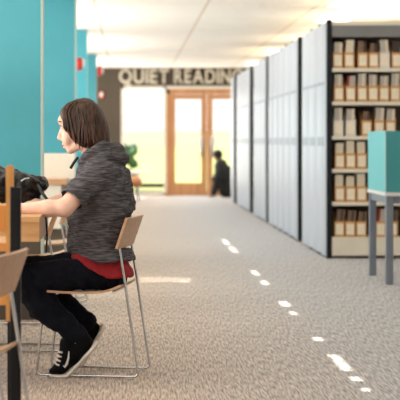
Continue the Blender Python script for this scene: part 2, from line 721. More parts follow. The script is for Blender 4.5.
alarm((FX + .012, 18.72, at(77, 64, 18.7).z), 'red fire alarm with a white strobe on the second teal partition')
alarm((FX + .012, 31.02, at(101, 71, 31).z), 'small red and white alarm under the ceiling on the farthest partition', 1.3)
e = alarm((wx(101.5), YE, wz(95)), 'small red alarm on the dark end wall beside the teal partition', 1.0)
e.rotation_euler = (0, 0, R(-90))

# ================================================================== SIGN on the end wall
M_LET = mat('pale_metal_letters', (216, 206, 188), .4, metal=.2, var=.06, scale=(6, 6, 6))
sg = empty('wall_sign', (wx(119), YE, wz(83)))
tag(sg, 'pale raised letters reading QUIET READING high on the dark end wall', 'sign')


def word(txt, x0, x1, hgt):
    """Capitals in relief, set one by one between x0 and x1 (metres from the sign's left)."""
    ms = []
    for ch in txt:
        cu = bpy.data.curves.new('ltr', 'FONT')
        cu.body = ch
        cu.size = 1
        cu.extrude = .04
        cu.offset = .028
        o = bpy.data.objects.new('ltr', cu)
        COL.objects.link(o)
        bpy.context.view_layer.update()
        me = bpy.data.meshes.new_from_object(o.evaluated_get(bpy.context.evaluated_depsgraph_get()))
        bpy.data.objects.remove(o)
        xs = [v.co.x for v in me.vertices]
        ys = [v.co.y for v in me.vertices if ch != 'Q' or v.co.y > -.04]
        ms.append((ch, me, min(xs), max(xs), min(ys), max(ys)))
    gap = .1
    tot = sum(m[3] - m[2] for m in ms) + gap * (len(ms) - 1)
    k = (x1 - x0) / tot
    x = x0
    for ch, me, a, b_, c, d_ in ms:
        for v in me.vertices:
            vx, vy, vz = v.co
            v.co = (x + (vx - a) * k, -.035 - (vz) * .8, (vy - 0) / .74 * hgt)
        x += (b_ - a + gap) * k
        me.update()
        link('letter', me, M_LET, sg)


px = YE / FPX
word('QUIET', 0, 50 * px, 14.5 * px)
word('READING', 55 * px, 123 * px, 14.5 * px)

# ================================================================== COMPACT SHELVING
SX = 1.911            # aisle side of the ranges
SHZ = [.209, .549, .869, 1.189, 1.523, 1.848]
STOP = 2.30


def make_range():
    e = empty('shelving_range', (SX, 0, 0))
    W, D = 1.9, .77
    p = MB().box(-.012, .01, .02, .03, D - .014, STOP, .024).build('end_panel', M_PANEL, e, True)
    MB().box(-.017, .14 * D, 1.09, -.011, .86 * D, 1.18, .002).build('card_holder', M_LABELH, p)
    MB().box(-.017, .08 * D, 1.69, -.011, .92 * D, 1.72, .002).build('handle_strip', M_LABELH, p)
    for x in (.006, .97, W - .05):
        MB().box(x, -.012, 0, x + (.05 if x < .1 else .035), .05, STOP + .02).build('upright', M_BLACK, e)
    for z in SHZ[1:]:
        MB().box(.056, -.005, z - .035, W - .05, D - .02, z).build('shelf', M_SHELFBD, e)
    MB().box(.056, .40, .2, W - .05, .44, STOP - .04).build('back_panel', M_SHELFBK, e)
    MB().box(.056, -.008, .03, W - .05, D - .02, SHZ[0]).build('base', M_SHELFBD, e)
    MB().box(.056, -.006, 2.15, W - .05, .03, 2.262).build('header', M_HEADER, e)
    MB().box(.045, 0, 2.262, W, D, STOP).build('top_panel', M_SHELFBD, e)
    return e


starts = []
for n, y0, pitch, nm in ((3, 17.46, .775, 'first'), (5, 20.42, .835, 'second'), (3, 25.1, .79, 'third'), (4, 28.5, .82, 'fourth'), (1, 32.8, .87, 'last')):
    for k in range(n):
        starts.append((y0 + pitch * k, nm, k, n))
ORD = ['first', 'second', 'third', 'fourth', 'fifth']
proto = make_range()
for i, (y, nm, k, n) in enumerate(starts):
    o = proto if i == 0 else copy_tree(proto)
    o.location = (SX, y, 0)
    if i == 0:
        lab = 'pale grey shelving range with an open front of filled shelves facing the reader'
    elif n == 1:
        lab = 'farthest pale grey shelving range, standing alone next to the doors'
    elif k == 0:
        lab = 'pale grey shelving range with black upright, first of the %s bank from carrel' % nm
    else:
        lab = 'pale grey shelving range, %s one along the %s bank from the carrel' % (ORD[k], nm)
    tag(o, lab, 'shelving', 'compact shelving ranges along the aisle')

# pamphlet files and the journals in them, on the open front of the first range
YF = 17.46
M_J = [mat('journal_grey', (186, 176, 164), .7, var=.1, scale=(90, 20, 4)), mat('journal_cream', (222, 208, 184), .7, var=.08, scale=(90, 20, 4)),
       mat('journal_brown', (124, 98, 78), .7, var=.1, scale=(90, 20, 4)), mat('journal_dark', (66, 52, 46), .7, var=.1, scale=(90, 20, 4)),
       mat('journal_red', (150, 60, 46), .7, var=.1, scale=(90, 20, 4))]
M_BOXW = mat('white_file_board', (222, 214, 206), .8, var=.05, scale=(20, 20, 20))


def make_file(kind):
    e = empty('pamphlet_file')
    W, D, H, HB = .098, .24, .150, .235
    b = MB()
    m = M_BOXW if kind == 'white' else M_KRAFT
    tk = .003
    b.box(0, 0, 0, W, D, tk)
    b.box(0, 0, 0, W, tk, H)
    b.box(0, D - tk, 0, W, D, HB)
    for x in (0, W - tk):
        prof = [(0, 0), (D, 0), (D, HB), (D * .6, HB), (0, H)]
        v0 = [b.bm.verts.new((x, p[0], p[1])) for p in prof]
        v1 = [b.bm.verts.new((x + tk, p[0], p[1])) for p in prof]
        b.bm.faces.new(v0)
        b.bm.faces.new(v1[::-1])
        for i in range(5):
            b.bm.faces.new((v0[i], v0[(i + 1) % 5], v1[(i + 1) % 5], v1[i]))
    b.build('box', m, e)
    MB().box(.012, -.0015, .02, W - .012, .0, H - .022).build('front_label', M_LBL, e)
    return e


ROWN = ['lowest', 'second lowest', 'third lowest', 'third highest', 'second highest', 'top']
proto_file = {'kraft': make_file('kraft'), 'white': make_file('white')}
used = {'kraft': False, 'white': False}
jm = {}


def journal_mesh(mi, th, h):
    key = (mi, th, h)
    if key not in jm:
        me = bpy.data.meshes.new('journal')
        b = MB()
        b.box(0, 0, 0, th, .2, h, .0012)
        bmesh.ops.recalc_face_normals(b.bm, faces=b.bm.faces[:])
        b.bm.to_mesh(me)
        b.bm.free()
        me.materials.append(M_J[mi])
        jm[key] = me
    return jm[key]


POS = ['leftmost', 'second', 'third', 'fourth', 'fifth', 'sixth', 'seventh']
MISS = {(5, 5): 1}
rowspec = {   # row: list of (x px of the file's left side, white?, lean degrees, journal tones)
    5: [(333, 0, 5, 0), (344.5, 0, 7, 1), (358, 0, 0, 2), (369, 0, 14, 2), (380, 1, -3, 0), (392, 0, 0, 3)],
    4: [(334, 0, 2, 0), (346, 0, 6, 4), (357.5, 0, 3, 0), (368.5, 0, 2, 0), (379.5, 0, 4, 0), (390.5, 0, 5, 0)],
    3: [(333.5, 1, 2, 0), (346, 1, 2, 0), (362, 0, 10, 2), (374.5, 0, 6, 0), (386, 0, 4, 0)],
    2: [(335, 0, 2, 1), (346, 0, 1, 1), (357, 0, 0, 1)],
    1: [(335, 0, 0, 1), (346, 0, 1, 1), (357, 0, 0, 1), (374, 0, 2, 1)],
    0: [(334.5, 0, 8, 2), (345.5, 0, 6, 2), (356.5, 0, 6, 2), (376, 0, 6, 4), (388, 0, 5, 2)],
}
sc = FPX / YF
for row, files in rowspec.items():
    z = SHZ[row]
    for i, (xp, wht, lean, tone) in enumerate(files):
        kd = 'white' if wht else 'kraft'
        src = proto_file[kd]
        o = src if not used[kd] else copy_tree(src)
        used[kd] = True
        X = (xp - VX) / FPX * YF
        Y = YF + .015
        o.location = (X, Y, z + .001)
        where = '%s from the left on the %s shelf' % (POS[i], ROWN[row]) if i else 'leftmost on the %s shelf' % ROWN[row]
        tag(o, ('white' if wht else 'tan') + ' pamphlet file with a cream front, ' + where, 'pamphlet file', 'pamphlet files on the open shelving')
        n = 3 if row in (5, 3) else 4
        th = .062 / n if lean > 8 else .076 / n
        x = X + (.006 if lean >= 0 else .014)
        hh = .27 if row != 0 else .265
        for j in range(n):
            tt = tone
            if tone == 4:
                tt = 4 if j == 0 else 0
            elif j % 3 == 2 and tone in (0, 2):
                tt = {0: 1, 2: 3}[tone]
            h = round(hh - .012 * ((i * 7 + j * 3 + row) % 3), 3)
            if lean > 8:
                h -= .01
            q = bpy.data.objects.new('journal', journal_mesh(tt, round(th - .0012, 4), round(h, 3)))
            COL.objects.link(q)
            q.location = (x + j * th, Y + .006 + .003 * (j % 2), z + .005)
            q.rotation_euler = (0, R(min(lean, 6) * (.6 if row else 1)), 0)
            tag(q, 'thin %s journal standing in the %s file on the %s shelf' % (
                {0: 'grey', 1: 'cream', 2: 'brown', 3: 'dark', 4: 'red'}[tt], POS[i] if i == 0 else POS[i] + ' from left', ROWN[row]),
                'journal', 'journals in the %s file of the %s shelf' % (POS[i], ROWN[row]))
# loose dark volumes at the end of the top shelf
for j in range(0):
    pass

# ================================================================== CARREL on the right
cx0, cy0, cy1 = 2.04, 14.28, 15.32
e = empty('study_carrel', (cx0, cy0, 0))
tag(e, 'teal study carrel on grey square legs in front of the shelving', 'study carrel')
M_TOP = mat('white_laminate', (226, 226, 224), .35, var=.02, scale=(4, 4, 4))
D = cy1 - cy0
zt = .735
MB().box(-.012, -.012, zt - .03, 1.3, D + .012, zt, .004).build('tabletop', M_TOP, e)
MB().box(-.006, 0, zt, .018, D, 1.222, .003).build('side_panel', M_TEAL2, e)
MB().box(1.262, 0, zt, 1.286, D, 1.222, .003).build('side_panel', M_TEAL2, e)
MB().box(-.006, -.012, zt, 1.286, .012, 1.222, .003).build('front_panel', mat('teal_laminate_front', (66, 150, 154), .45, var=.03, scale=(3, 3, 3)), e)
MB().box(-.012, -.016, zt, -.002, -.006, 1.226, .001).build('corner_trim', mat('pale_teal_trim', (178, 222, 220), .4, var=.02), e)
MB().box(.018, D / 2 - .012, zt, 1.262, D / 2 + .012, 1.2, .003).build('divider', M_TEAL2, e)
for x in (0, 1.22):
    for y in (.0, D - .06):
        MB().box(x, y, 0, x + .058, y + .058, zt - .03, .004).build('leg', M_STEELG, e)
MB().box(.058, .015, zt - .09, 1.22, .04, zt - .03).build('apron', M_STEELG, e)
MB().box(.012, .058, zt - .09, .037, D - .06, zt - .03).build('apron', M_STEELG, e)

# ================================================================== SLED CHAIRS
def make_chair(name, woodm):
    """Local frame: sitter faces -X, Y across; origin on the floor under the seat's middle."""
    e = empty(name)
    hw = .168
    for s in (-1, 1):
        y = s * hw
        pts = [(-.205, y, .425), (-.25, y, .012), (.255, y, .012), (.188, y, .46), (.158, y, .645)]
        MB().tube(arc(pts, .03), .0065, 10).build('side_frame', M_CHROME, e, True)
    MB().tube([(-.15, -hw, .405), (-.15, hw, .405)], .006, 10).build('crossbar', M_CHROME, e, True)
    MB().tube([(.13, -hw, .418), (.13, hw, .418)], .006, 10).build('crossbar', M_CHROME, e, True)
    rows = []
    for i in range(13):
        t = i / 12
        x = -.262 + .432 * t
        z = .427 + .012 * math.sin(t * math.pi * 1.0 + math.pi) - .03 * max(0, (.14 - t) / .14) ** 2 + .024 * max(0, (t - .75) / .25) ** 2
        rows.append([(x, (-.215 + .43 * j / 8) * (1 - .08 * max(0, .15 - t) / .15), z + .006 * (abs(j - 4) / 4) ** 2) for j in range(9)])
    MB().sheet(rows, .011).build('seat', woodm, e, True)
    rows = []
    for i in range(9):
        t = i / 8
        zz = .632 + .146 * t
        rows.append([(.154 + .05 * t + .006 - .010 * (abs(j - 5) / 5) ** 2, -.23 + .46 * j / 10, zz) for j in range(11)])
    MB().sheet(rows, .012).build('backrest', woodm, e, True)
    for x in (-.21, .21):
        for q in (-1, 1):
            MB().box(x - .015, q * hw - .009, 0, x + .015, q * hw + .009, .008, .002).build('foot_glide', mat('clear_glide', (190, 186, 178), .3, var=.02), e)
    return e


CH_ROT = R(-10)
chair = make_chair('sled_chair', M_WOODP)
tag(chair, 'pale plywood chair with a chrome sled base, the reader sits on it', 'chair', 'sled base chairs at the desks')
CHC = Vector((-.175, 8.855, 0))
chair.location = CHC
chair.rotation_euler = (0, 0, CH_ROT)
for X, Y, rz, lab in ((-.60, 9.86, 3, 'empty plywood chair with chrome legs directly behind the reader'),
                      (-.575, 11.35, -2, 'empty plywood chair, second one behind the reader'),
                      (-.56, 12.85, 4, 'empty plywood chair farthest behind the reader, legs seen under the seat'),
                      (-.59, 6.03, -9, 'plywood chair in the near left corner, its back cut by the picture edge')):
    c = copy_tree(chair)
    c.location = (X, Y, 0)
    c.rotation_euler = (0, 0, R(rz))
    tag(c, lab, 'chair', 'sled base chairs at the desks')

# ================================================================== DESKS
def desk(x1, y0, y1, lab, top=.80):
    e = empty('study_desk', (x1, y0, 0))
    tag(e, lab, 'desk')
    L, D = 1.35, y1 - y0
    MB().box(-L, 0, top - .03, 0, D, top, .004).build('desktop', M_WOOD, e)
    b = MB()
    b.box(-L + .01, .004, top - .115, -.004, .026, top - .03)
    b.box(-L + .01, D - .026, top - .115, -.004, D - .004, top - .03)
    b.box(-.026, .026, top - .115, -.004, D - .026, top - .03)
    b.build('apron', M_WOOD, e)
    for x in (-L + .06, -.40):
        for y in (.05, D - .09):
            MB().box(x, y, 0, x + .04, y + .04, top - .03, .003).build('leg', M_BLACK, e)
    return e


desk(-.407, 8.22, 9.18, 'wooden desk with a thick edge, under the forearms of the reader')
desk(-.50, 9.42, 10.35, 'wooden desk just behind the one the reader leans on')

# pale carrel desk between the first two partitions
e = empty('carrel_desk', (-.53, 15.6, 0))
tag(e, 'pale wooden desk with a cream back panel, below the teal partitions', 'desk')
MB().box(-1.3, -.0, .76, -.015, .62, .81, .004).build('desktop', M_WOODP, e)
MB().box(-1.3, .6, .36, .04, .64, 1.03, .004).build('back_panel', M_CREAM, e)
MB().box(-1.3, .02, .38, -.06, .05, .76).build('front_panel', M_CREAM, e)
MB().box(-1.3, .04, .0, -.02, .59, .38).build('plinth', M_TAUPE, e)

# near desk at the picture's left edge
e = empty('reading_stand', ((10 - VX) / FPX * 6.4, 6.4, 0))
tag(e, 'honey wood desk end with a black upright post at the left edge', 'desk')
MB().box(-.0, -.0, 0, .038, .036, at(0, 187, 6.4).z, .003).build('post', M_BLACK, e)
b = MB()
prof = []
zt = at(0, 165, 6.45).z
for i in range(9):
    a = math.pi * i / 8
    prof.append((-.004 + .0135 * math.cos(a), zt - .012 + .012 * math.sin(a)))
prof = [(.0095, .5)] + prof + [(-.0175, .5)]
b.sweep(prof, .04, .075)
b.build('end_board', M_WOODO, e)
MB().box(-.6, .08, .82, -.003, .10, at(0, 205, 6.48).z, .003).build('upper_rail', M_WOODO, e)
MB().box(-.6, .06, .75, -.01, .50, .78, .003).build('desktop', M_WOODO, e)
MB().box(-.6, .08, .555, -.012, .10, .6, .003).build('lower_rail', M_WOODO, e)
MB().box(-.60, .45, 0, -.56, .49, .75, .003).build('leg', M_BLACK, e)
MB().box(-.04, .45, 0, -.01, .49, .75, .003).build('leg', M_BLACK, e)
MB().box(-.60, .06, 0, -.56, .1, .75, .003).build('leg', M_BLACK, e)

# ================================================================== BAG, BOOK AND CABLE ON THE DESK
M_BAG = mat('black_nylon', (6, 7, 8), .3, spec=.35, var=.2, scale=(20, 20, 20), bump=.25)
v = Vox((-.92, 8.78, .78), (-.34, 9.2, 1.02), .008)
v.ell(at(2, 186, 8.98), (.10, .09, .085), .03)
v.ell(at(24, 188, 9.0), (.10, .085, .075), .03)
v.ell(at(36, 185, 9.0), (.062, .06, .034), .03)
v.cone(at(18, 176, 8.95), at(38, 182, 8.92), .022, .016, .015)
v.cone(at(14, 172, 9.02), at(-10, 170, 9.02), .024, .02, .02)
v.cone(at(20, 197, 8.96), at(36, 199, 8.96), .03, .02, .02)
v.cut((0, 0, .803), (0, 0, -1))
me = v.mesh('backpack')
wrinkle(me, .016, (22, 16, 30), 3.0)
relax(me, 1)
bag = link('backpack', me, M_BAG, None, True)
tag(bag, 'crumpled shiny black backpack lying on the desk beyond the forearm', 'backpack')
MB().tube(arc([at(37, 184, 8.92), at(41, 191, 8.87), at(47, 199.5, 8.85)], .03), [.008] * 8, 8).build('strap', M_BLACK, bag, True)
MB().tube([at(21, 181, 8.88), at(25, 178.5, 8.88), at(29, 178, 8.89)], .004, 6).build('buckle', mat('pale_buckle', (190, 196, 198), .3, var=.05), bag, True)

M_PAGE = mat('white_paper', (236, 232, 226), .7, var=.03, scale=(30, 30, 30))
e = empty('open_book', (-.66, 8.72, .801), R(4))
tag(e, 'open book with white pages on the desk under the hands', 'book')
for s in (-1, 1):
    rows = [[(x * s * .15, y, .002 + .02 * math.sin(min(1, x * 1.1) * math.pi * .9) ** .7 * (1 - .4 * x)) for y in (-.11, 0, .11)] for x in [i / 8 for i in range(9)]]
    MB().sheet(rows, .004).build('page_block', M_PAGE, e, True)
MB().box(-.155, -.115, 0, .155, .115, .002).build('cover', M_BLACK, e)

tag(MB().tube(arc([(-.47, 8.60, .803), (-.42, 8.60, .805), (-.398, 8.60, .79), (-.392, 8.62, .70), (-.398, 8.66, .61)], .02), .0045, 8)
    .build('cable', M_BLACK, None, True), 'thin black cable hanging over the end of the desk', 'cable')

# ================================================================== THE READER
D0 = 8.83
SK = FPX / D0


def b_(x, y, off=0.0):
    """Point at photo pixel (x, y) on the reader's middle plane, moved off metres away from the camera (size kept)."""
    p = at(x, y, D0)
    return (p.x, D0 + off, p.z)


def px_(n):
    return n / SK


M_SKIN = mat('skin', (236, 190, 166), .5, rgb2=(242, 198, 178), scale=(30, 30, 30), detail=2)
M_HAIR = mat('brown_hair', (26, 15, 11), .42, spec=.35, rgb2=(82, 54, 38), scale=(85, 85, 9), detail=3, bump=.6)
M_JEAN = mat('dark_denim', (9, 12, 24), .85, spec=.2, var=.25, scale=(40, 40, 40), bump=.15)
M_REDT = mat('red_cotton', (150, 18, 28), .8, var=.1, scale=(20, 20, 20))
M_SHOE = mat('black_suede', (6, 6, 7), .8, spec=.15, var=.2, scale=(60, 60, 60))
M_SOLE = mat('offwhite_rubber', (228, 220, 208), .6, var=.06, scale=(40, 40, 40))
M_LACE = mat('white_lace', (214, 208, 200), .7, var=.05)


def knit_mat():
    m = bpy.data.materials.new('heather_knit')
    m.use_nodes = True
    nt = m.node_tree
    L, N = nt.links.new, nt.nodes.new
    b = nt.nodes['Principled BSDF']
    b.inputs['Roughness'].default_value = .9
    b.inputs['Specular IOR Level'].default_value = .15
    tc = N('ShaderNodeTexCoord')
    mp = N('ShaderNodeMapping')
    mp.inputs['Scale'].default_value = (20, 20, 190)
    mp.inputs['Rotation'].default_value = (0, R(12), 0)
    L(tc.outputs['Object'], mp.inputs['Vector'])
    n = N('ShaderNodeTexNoise')
    n.inputs['Scale'].default_value = 1
    n.inputs['Detail'].default_value = 3
    L(mp.outputs['Vector'], n.inputs['Vector'])
    r = N('ShaderNodeValToRGB')
    r.color_ramp.elements[0].position = .38
    r.color_ramp.elements[1].position = .68
    r.color_ramp.elements[0].color = (*lin((60, 60, 66)), 1)
    r.color_ramp.elements[1].color = (*lin((114, 109, 110)), 1)
    L(n.outputs['Fac'], r.inputs['Fac'])
    L(r.outputs['Color'], b.inputs['Base Color'])
    bp = N('ShaderNodeBump')
    bp.inputs['Strength'].default_value = .3
    bp.inputs['Distance'].default_value = .004
    L(n.outputs['Fac'], bp.inputs['Height'])
    L(bp.outputs['Normal'], b.inputs['Normal'])
    return m


M_KNIT = knit_mat()

# joints
SH_N, EL_N, WR_N = b_(98, 173, -.16), b_(67, 205.5, -.30), b_(22, 207, -.27)
SH_F, EL_F, WR_F = b_(98, 173, .16), b_(66, 203, .27), b_(43, 206, .13)
HIP_N, KN_N, AN_N = b_(108, 271, -.085), b_(20, 276, -.13), b_(77, 332, -.11)
HIP_F, KN_F, AN_F = b_(109, 269, .085), b_(24, 272, .12), b_(86, 324, .09)


def hand(v, wrist, fwd, side, nrm, curl=.35, thumb_side=1):
    """Palm, four bent fingers of unequal length and a thumb off the palm's side."""
    w, f, s, n = [Vector(q) for q in (wrist, fwd, side, nrm)]
    f.normalize(); s.normalize(); n.normalize()
    v.cone(w, w + f * .045, .024, .03, .012)
    for q in (-.026, -.009, .009, .026):
        v.cone(w + f * .03 + s * q * .7, w + f * .085 + s * q, .014, .0125, .012)
    for q, ln in ((-.028, .072), (-.0095, .082), (.0095, .078), (.028, .06)):
        p0 = w + f * .085 + s * q
        d1 = (f * math.cos(curl) - n * math.sin(curl) + s * q * 3).normalized()
        d2 = (f * math.cos(curl * 2.2) - n * math.sin(curl * 2.2) + s * q * 3).normalized()
        d3 = (f * math.cos(curl * 3.0) - n * math.sin(curl * 3.0) + s * q * 3).normalized()
        p1 = p0 + d1 * ln * .48
        p2 = p1 + d2 * ln * .3
        p3 = p2 + d3 * ln * .22
        g = .004
        v.cone(p0, p1, .0098, .0088, g)
        v.cone(p1, p2, .0088, .008, g)
        v.cone(p2, p3, .008, .0065, g)
    t0 = w + f * .025 + s * .024 * thumb_side
    t1 = t0 + (f * .6 + s * .75 * thumb_side - n * .2).normalized() * .04
    t2 = t1 + (f * .9 + s * .3 * thumb_side - n * .3).normalized() * .03
    v.cone(t0, t1, .0145, .011, .01)
    v.cone(t1, t2, .011, .0085, .004)


v = Vox((-.80, 8.40, 0.02), (.08, 9.24, 1.36), .0052)
# trunk (under the clothes)
v.cone(b_(108, 262), b_(101, 238), .07, .075, .03, 1.6)
v.cone(b_(101, 238), b_(101, 196), .075, .1, .03, 1.5)
v.cone(b_(101, 196), b_(99, 174), .1, .07, .03, 1.7)
v.cone(b_(98, 172), b_(91, 148), .058, .05, .02)
# head
v.ell(b_(83, 121, 0), (.094, .074, .094), .02)
v.ell(b_(72, 120, 0), (.066, .06, .054), .02)
v.ell(b_(74.5, 127), (.064, .062, .085), .02)
v.cone(b_(85, 143, -.03), b_(71, 149, -.012), .026, .018, .02)
v.cone(b_(85, 143, .03), b_(71, 149, .012), .026, .018, .02)
v.cone(b_(70.5, 150, -.006), b_(70.5, 150, .006), .0165, .0165, .015)
v.ell(b_(67, 138), (.025, .042, .045), .015)
v.cone(b_(60.7, 121, -.022), b_(60.7, 121, .022), .012, .012, .012)      # brow
v.cone(b_(62, 127), b_(59.2, 138.2), .008, .0105, .005)                   # nose
v.cone(b_(61.8, 139.5, -.008), b_(61.8, 139.5, .008), .008, .008, .005)
v.ell(b_(63.6, 144.2), (.010, .02, .0062), .004)                              # lips
v.ell(b_(64.6, 147.4), (.010, .017, .0062), .004)
for s in (-1, 1):
    v.ell(b_(61.0, 127.3, s * .031), (.011, .016, .011), .008, 'sub')
    v.ell(b_(64.2, 127.5, s * .030), (.014, .0135, .0135), .003)
    v.ell(b_(88, 129, s * .079), (.02, .008, .03), .006)
# arms
for sh, el, wr in ((SH_N, EL_N, WR_N), (SH_F, EL_F, WR_F)):
    v.cone(sh, el, .052, .042, .02)
    m = tuple(el[i] * .65 + wr[i] * .35 for i in range(3))
    v.cone(el, m, .041, .040, .015)
    v.cone(m, wr, .040, .0255, .015)
fw_n = Vector(WR_N) - Vector(EL_N)
hand(v, WR_N, (-1, .08, -.03), (0.05, 1, 0), (0, 0, 1), .22, 1)
hand(v, WR_F, (-.95, -.38, .10), (-.38, .95, 0), (.1, 0, 1), .42, -1)
# legs
for hp, kn, an in ((HIP_N, KN_N, AN_N), (HIP_F, KN_F, AN_F)):
    v.cone(hp, kn, .075, .05, .03)
    m = tuple(kn[i] * .65 + an[i] * .35 for i in range(3))
    v.cone(kn, m, .048, .052, .02)
    v.cone(m, an, .052, .034, .02)
    v.cone(an, (an[0] - .03, an[1], an[2] - .13), .034, .02, .02)
me = v.mesh('person')
relax(me, 1, .4)
person = link('person', me, M_SKIN, None, True)
tag(person, 'person with brown chin-length hair in a grey hooded top, reading at the desk', 'person')

# eyes, brows, lips
for s in (-1, 1):
    o = MB().lathe([(.0001, -.0125), (.008, -.0098), (.012, -.004), (.012, .004), (.008, .0098), (.0001, .0125)], seg=14).build('eye', M_WHT, person, True)
    o.location = b_(63.2, 127.6, s * .031)
    q = MB().tube([b_(60.55, 128, s * .033), b_(60.3, 128, s * .033)], [.0058, .0058], 10).build('iris', mat('brown_iris', (46, 30, 22), .2, var=.05), o, True)
    q.matrix_parent_inverse = Matrix.Translation(Vector(o.location)).inverted()
    MB().tube([b_(59.4, 122.6, s * .016), b_(59.2, 121.4, s * .03), b_(61.8, 122, s * .045)], [.003, .004, .002], 6).build('eyebrow', M_HAIR, person, True)
    MB().tube([b_(60.4, 126.0, s * .02), b_(59.9, 125.8, s * .032), b_(62.2, 126.6, s * .045)], [.0016, .0024, .0014], 6).build('eyelashes', M_HAIR, person, True)
MB().tube([b_(63.4, 145.7, -.018), b_(62.2, 145.6, 0), b_(63.4, 145.7, .018)], [.0015, .0028, .0015], 6).build('lips', mat('lip_skin', (176, 96, 86), .5, var=.05), person, True)

# hair: a chin-length bob with the face left free
v = Vox((-.40, 8.68, 1.06), (-.05, 8.98, 1.40), .0045)


def hr(y, xf, xb, hw):
    return (at(0, y, D0).z, at(xf, y, D0).x, at(xb, y, D0).x, D0, hw)


v.loft([hr(97.8, 82, 87, .012), hr(98.6, 77, 90, .032), hr(101, 71.5, 94, .05), hr(104, 66, 97, .063), hr(108, 62, 100, .074), hr(112, 60, 102, .080),
        hr(118, 60.6, 105, .087), hr(126, 63.5, 107.5, .092), hr(132, 66, 109, .094), hr(138, 70, 110, .094), hr(143, 75, 110.3, .09), hr(146.5, 80, 109, .084),
        hr(148, 84, 106, .076)], .01, 'add', 3.0)
v.ell(b_(56, 136), (.062, .055, .085), .008, 'sub')
v.ell(b_(72, 152), (.04, .055, .04), .008, 'sub')
me = v.mesh('hair')
bm = bmesh.new()
bm.from_mesh(me)
crown = Vector(b_(86, 100))
for i in range(260):          # locks combed from the crown down to the hem
    side = -1 if i % 5 < 3 else 1
    u = random.random()
    yb = 146.5 - 2.5 * random.random() - (7.0 * max(0, (.18 - u)) / .18)
    pts, rad = [], []
    for k in range(9):
        tt = k / 8
        y = 99.5 + (yb - 99.5) * tt
        z = at(0, y, D0).z
        xf = np.interp(y, [98, 104, 112, 126, 138, 147], [80, 67, 62, 64, 70.5, 80]) + .6
        xb = np.interp(y, [98, 104, 112, 126, 138, 147], [88, 97, 102, 107.5, 110, 109]) - .3
        hw = np.interp(y, [98, 104, 112, 126, 138, 147], [.02, .063, .08, .092, .094, .084])
        ang = math.pi * (u * .98 + .01) + .10 * math.sin(tt * 3 + i)
        cx, ax = (xf + xb) / 2, (xb - xf) / 2
        X = cx - ax * math.cos(ang)
        pts.append(b_(X, y, side * hw * (math.sin(ang)) * (.985 + .035 * random.random())))
        rad.append(.0016 + .0042 * math.sin(math.pi * min(1, tt * .9 + .1)))
    tb = MB()
    tb.tube(pts, rad, 5)
    tm = bpy.data.meshes.new('lock')
    tb.bm.to_mesh(tm)
    tb.bm.free()
    bm.from_mesh(tm)
    bpy.data.meshes.remove(tm)
for i in range(44):          # uneven pointed locks along the face and the hem
    side = -1 if i % 2 else 1
    if i < 24:
        q = random.random()
        xe = 65.5 + 12.5 * q + random.uniform(-1.5, .8)
        ye = 128 + 19 * q + random.uniform(-3, 2.5)
        P = [(76 + 6 * q, 100.5, .045), (66.5 + 8 * q, 104.5, .063), (63.2 + 6 * q, 112, .078), (64 + 8 * q, 122, .088), ((64 + 9 * q + xe) / 2, (122 + ye) / 2 + 2, .088), (xe, ye, .078)]
    else:
        q = random.random()
        xe = 79 + 29 * q
        P = [(80 + 22 * q, 122, .094), (79 + 26 * q, 134, .097), (79 + 28 * q, 141, .094), (xe, 148.5 - 4 * q + random.uniform(-1.5, 2.2), .082)]
        if q > .7:
            P = [(x, y, o * (1 - (q - .7) * 2.2)) for x, y, o in P]
    tb = MB()
    tb.tube(arc([b_(x, y, side * o) for x, y, o in P], .02, 2), [.001] * 1 + [.0055] * (len(arc([b_(x, y, 0) for x, y, o in P], .02, 2)) - 3) + [.004, .0008], 6)
    tm = bpy.data.meshes.new('lock')
    tb.bm.to_mesh(tm)
    tb.bm.free()
    bm.from_mesh(tm)
    bpy.data.meshes.remove(tm)
bm.to_mesh(me)
bm.free()
link('hair', me, M_HAIR, person, True)

# hooded top
v = Vox((-.36, 8.42, .56), (.10, 9.22, 1.17), .006)


def tr(y, xf, xb, hw):
    return (at(0, y, D0).z, at(xf, y, D0).x, at(xb, y, D0).x, D0, hw)


v.loft([tr(154, 88, 108, .07), tr(158, 82, 117, .115), tr(163, 78, 123, .155), tr(170, 76, 128.5, .185), tr(180, 74, 131, .2), tr(192, 72, 133.5, .2),
        tr(204, 70, 135, .195), tr(214, 68.5, 133, .192), tr(232, 67.5, 129, .19), tr(245, 67.5, 126.5, .194), tr(252, 68.5, 133, .203), tr(260, 70, 135.5, .21), tr(275, 72, 136, .214)], .02)
for sh, el, s in ((SH_N, EL_N, -1), (SH_F, EL_F, 1)):
    sh2 = (sh[0] + .0, sh[1] - s * .005, sh[2] - .012)
    hem = tuple(sh[i] + (el[i] - sh[i]) * .78 for i in range(3))
    v.cone(sh2, hem, .075, .06, .035)
# hood bunched behind the neck
ring = [b_(80, 162, -.085), b_(90, 153, -.10), b_(104, 147.5, -.095), b_(116, 149, -.05), b_(119, 150, 0), b_(116, 149, .05), b_(104, 147.5, .095), b_(90, 153, .10), b_(80, 162, .085)]
v.chain(ring, [.014, .022, .027, .03, .032, .03, .027, .022, .014], .012)
ring = [b_(96, 159, -.12), b_(110, 155, -.105), b_(122, 157, -.05), b_(125, 159, 0), b_(122, 157, .05), b_(110, 155, .105), b_(96, 159, .12)]
v.chain(ring, [.018, .026, .029, .03, .029, .026, .018], .008)
# the back pressed flat against the chair's backrest
def press(X, Y, Z):
    dx, dy = X - CHC.x, Y - CHC.y
    lx = dx * math.cos(CH_ROT) + dy * math.sin(CH_ROT)
    xb = .160 + .05 * (Z - .632) / .146 - .02
    return np.maximum(np.maximum(xb - lx, .622 - Z), Z - .80)


v.mix(press, (-.1, D0 - .3, .55), (.1, D0 + .3, .85), .012, 'sub')
# neck opening
v.cone(b_(91, 143), b_(95, 160), .062, .052, .008, 1.0, 'sub')
v.cone(b_(80, 150), b_(82, 160), .045, .028, .008, 1.2, 'sub')
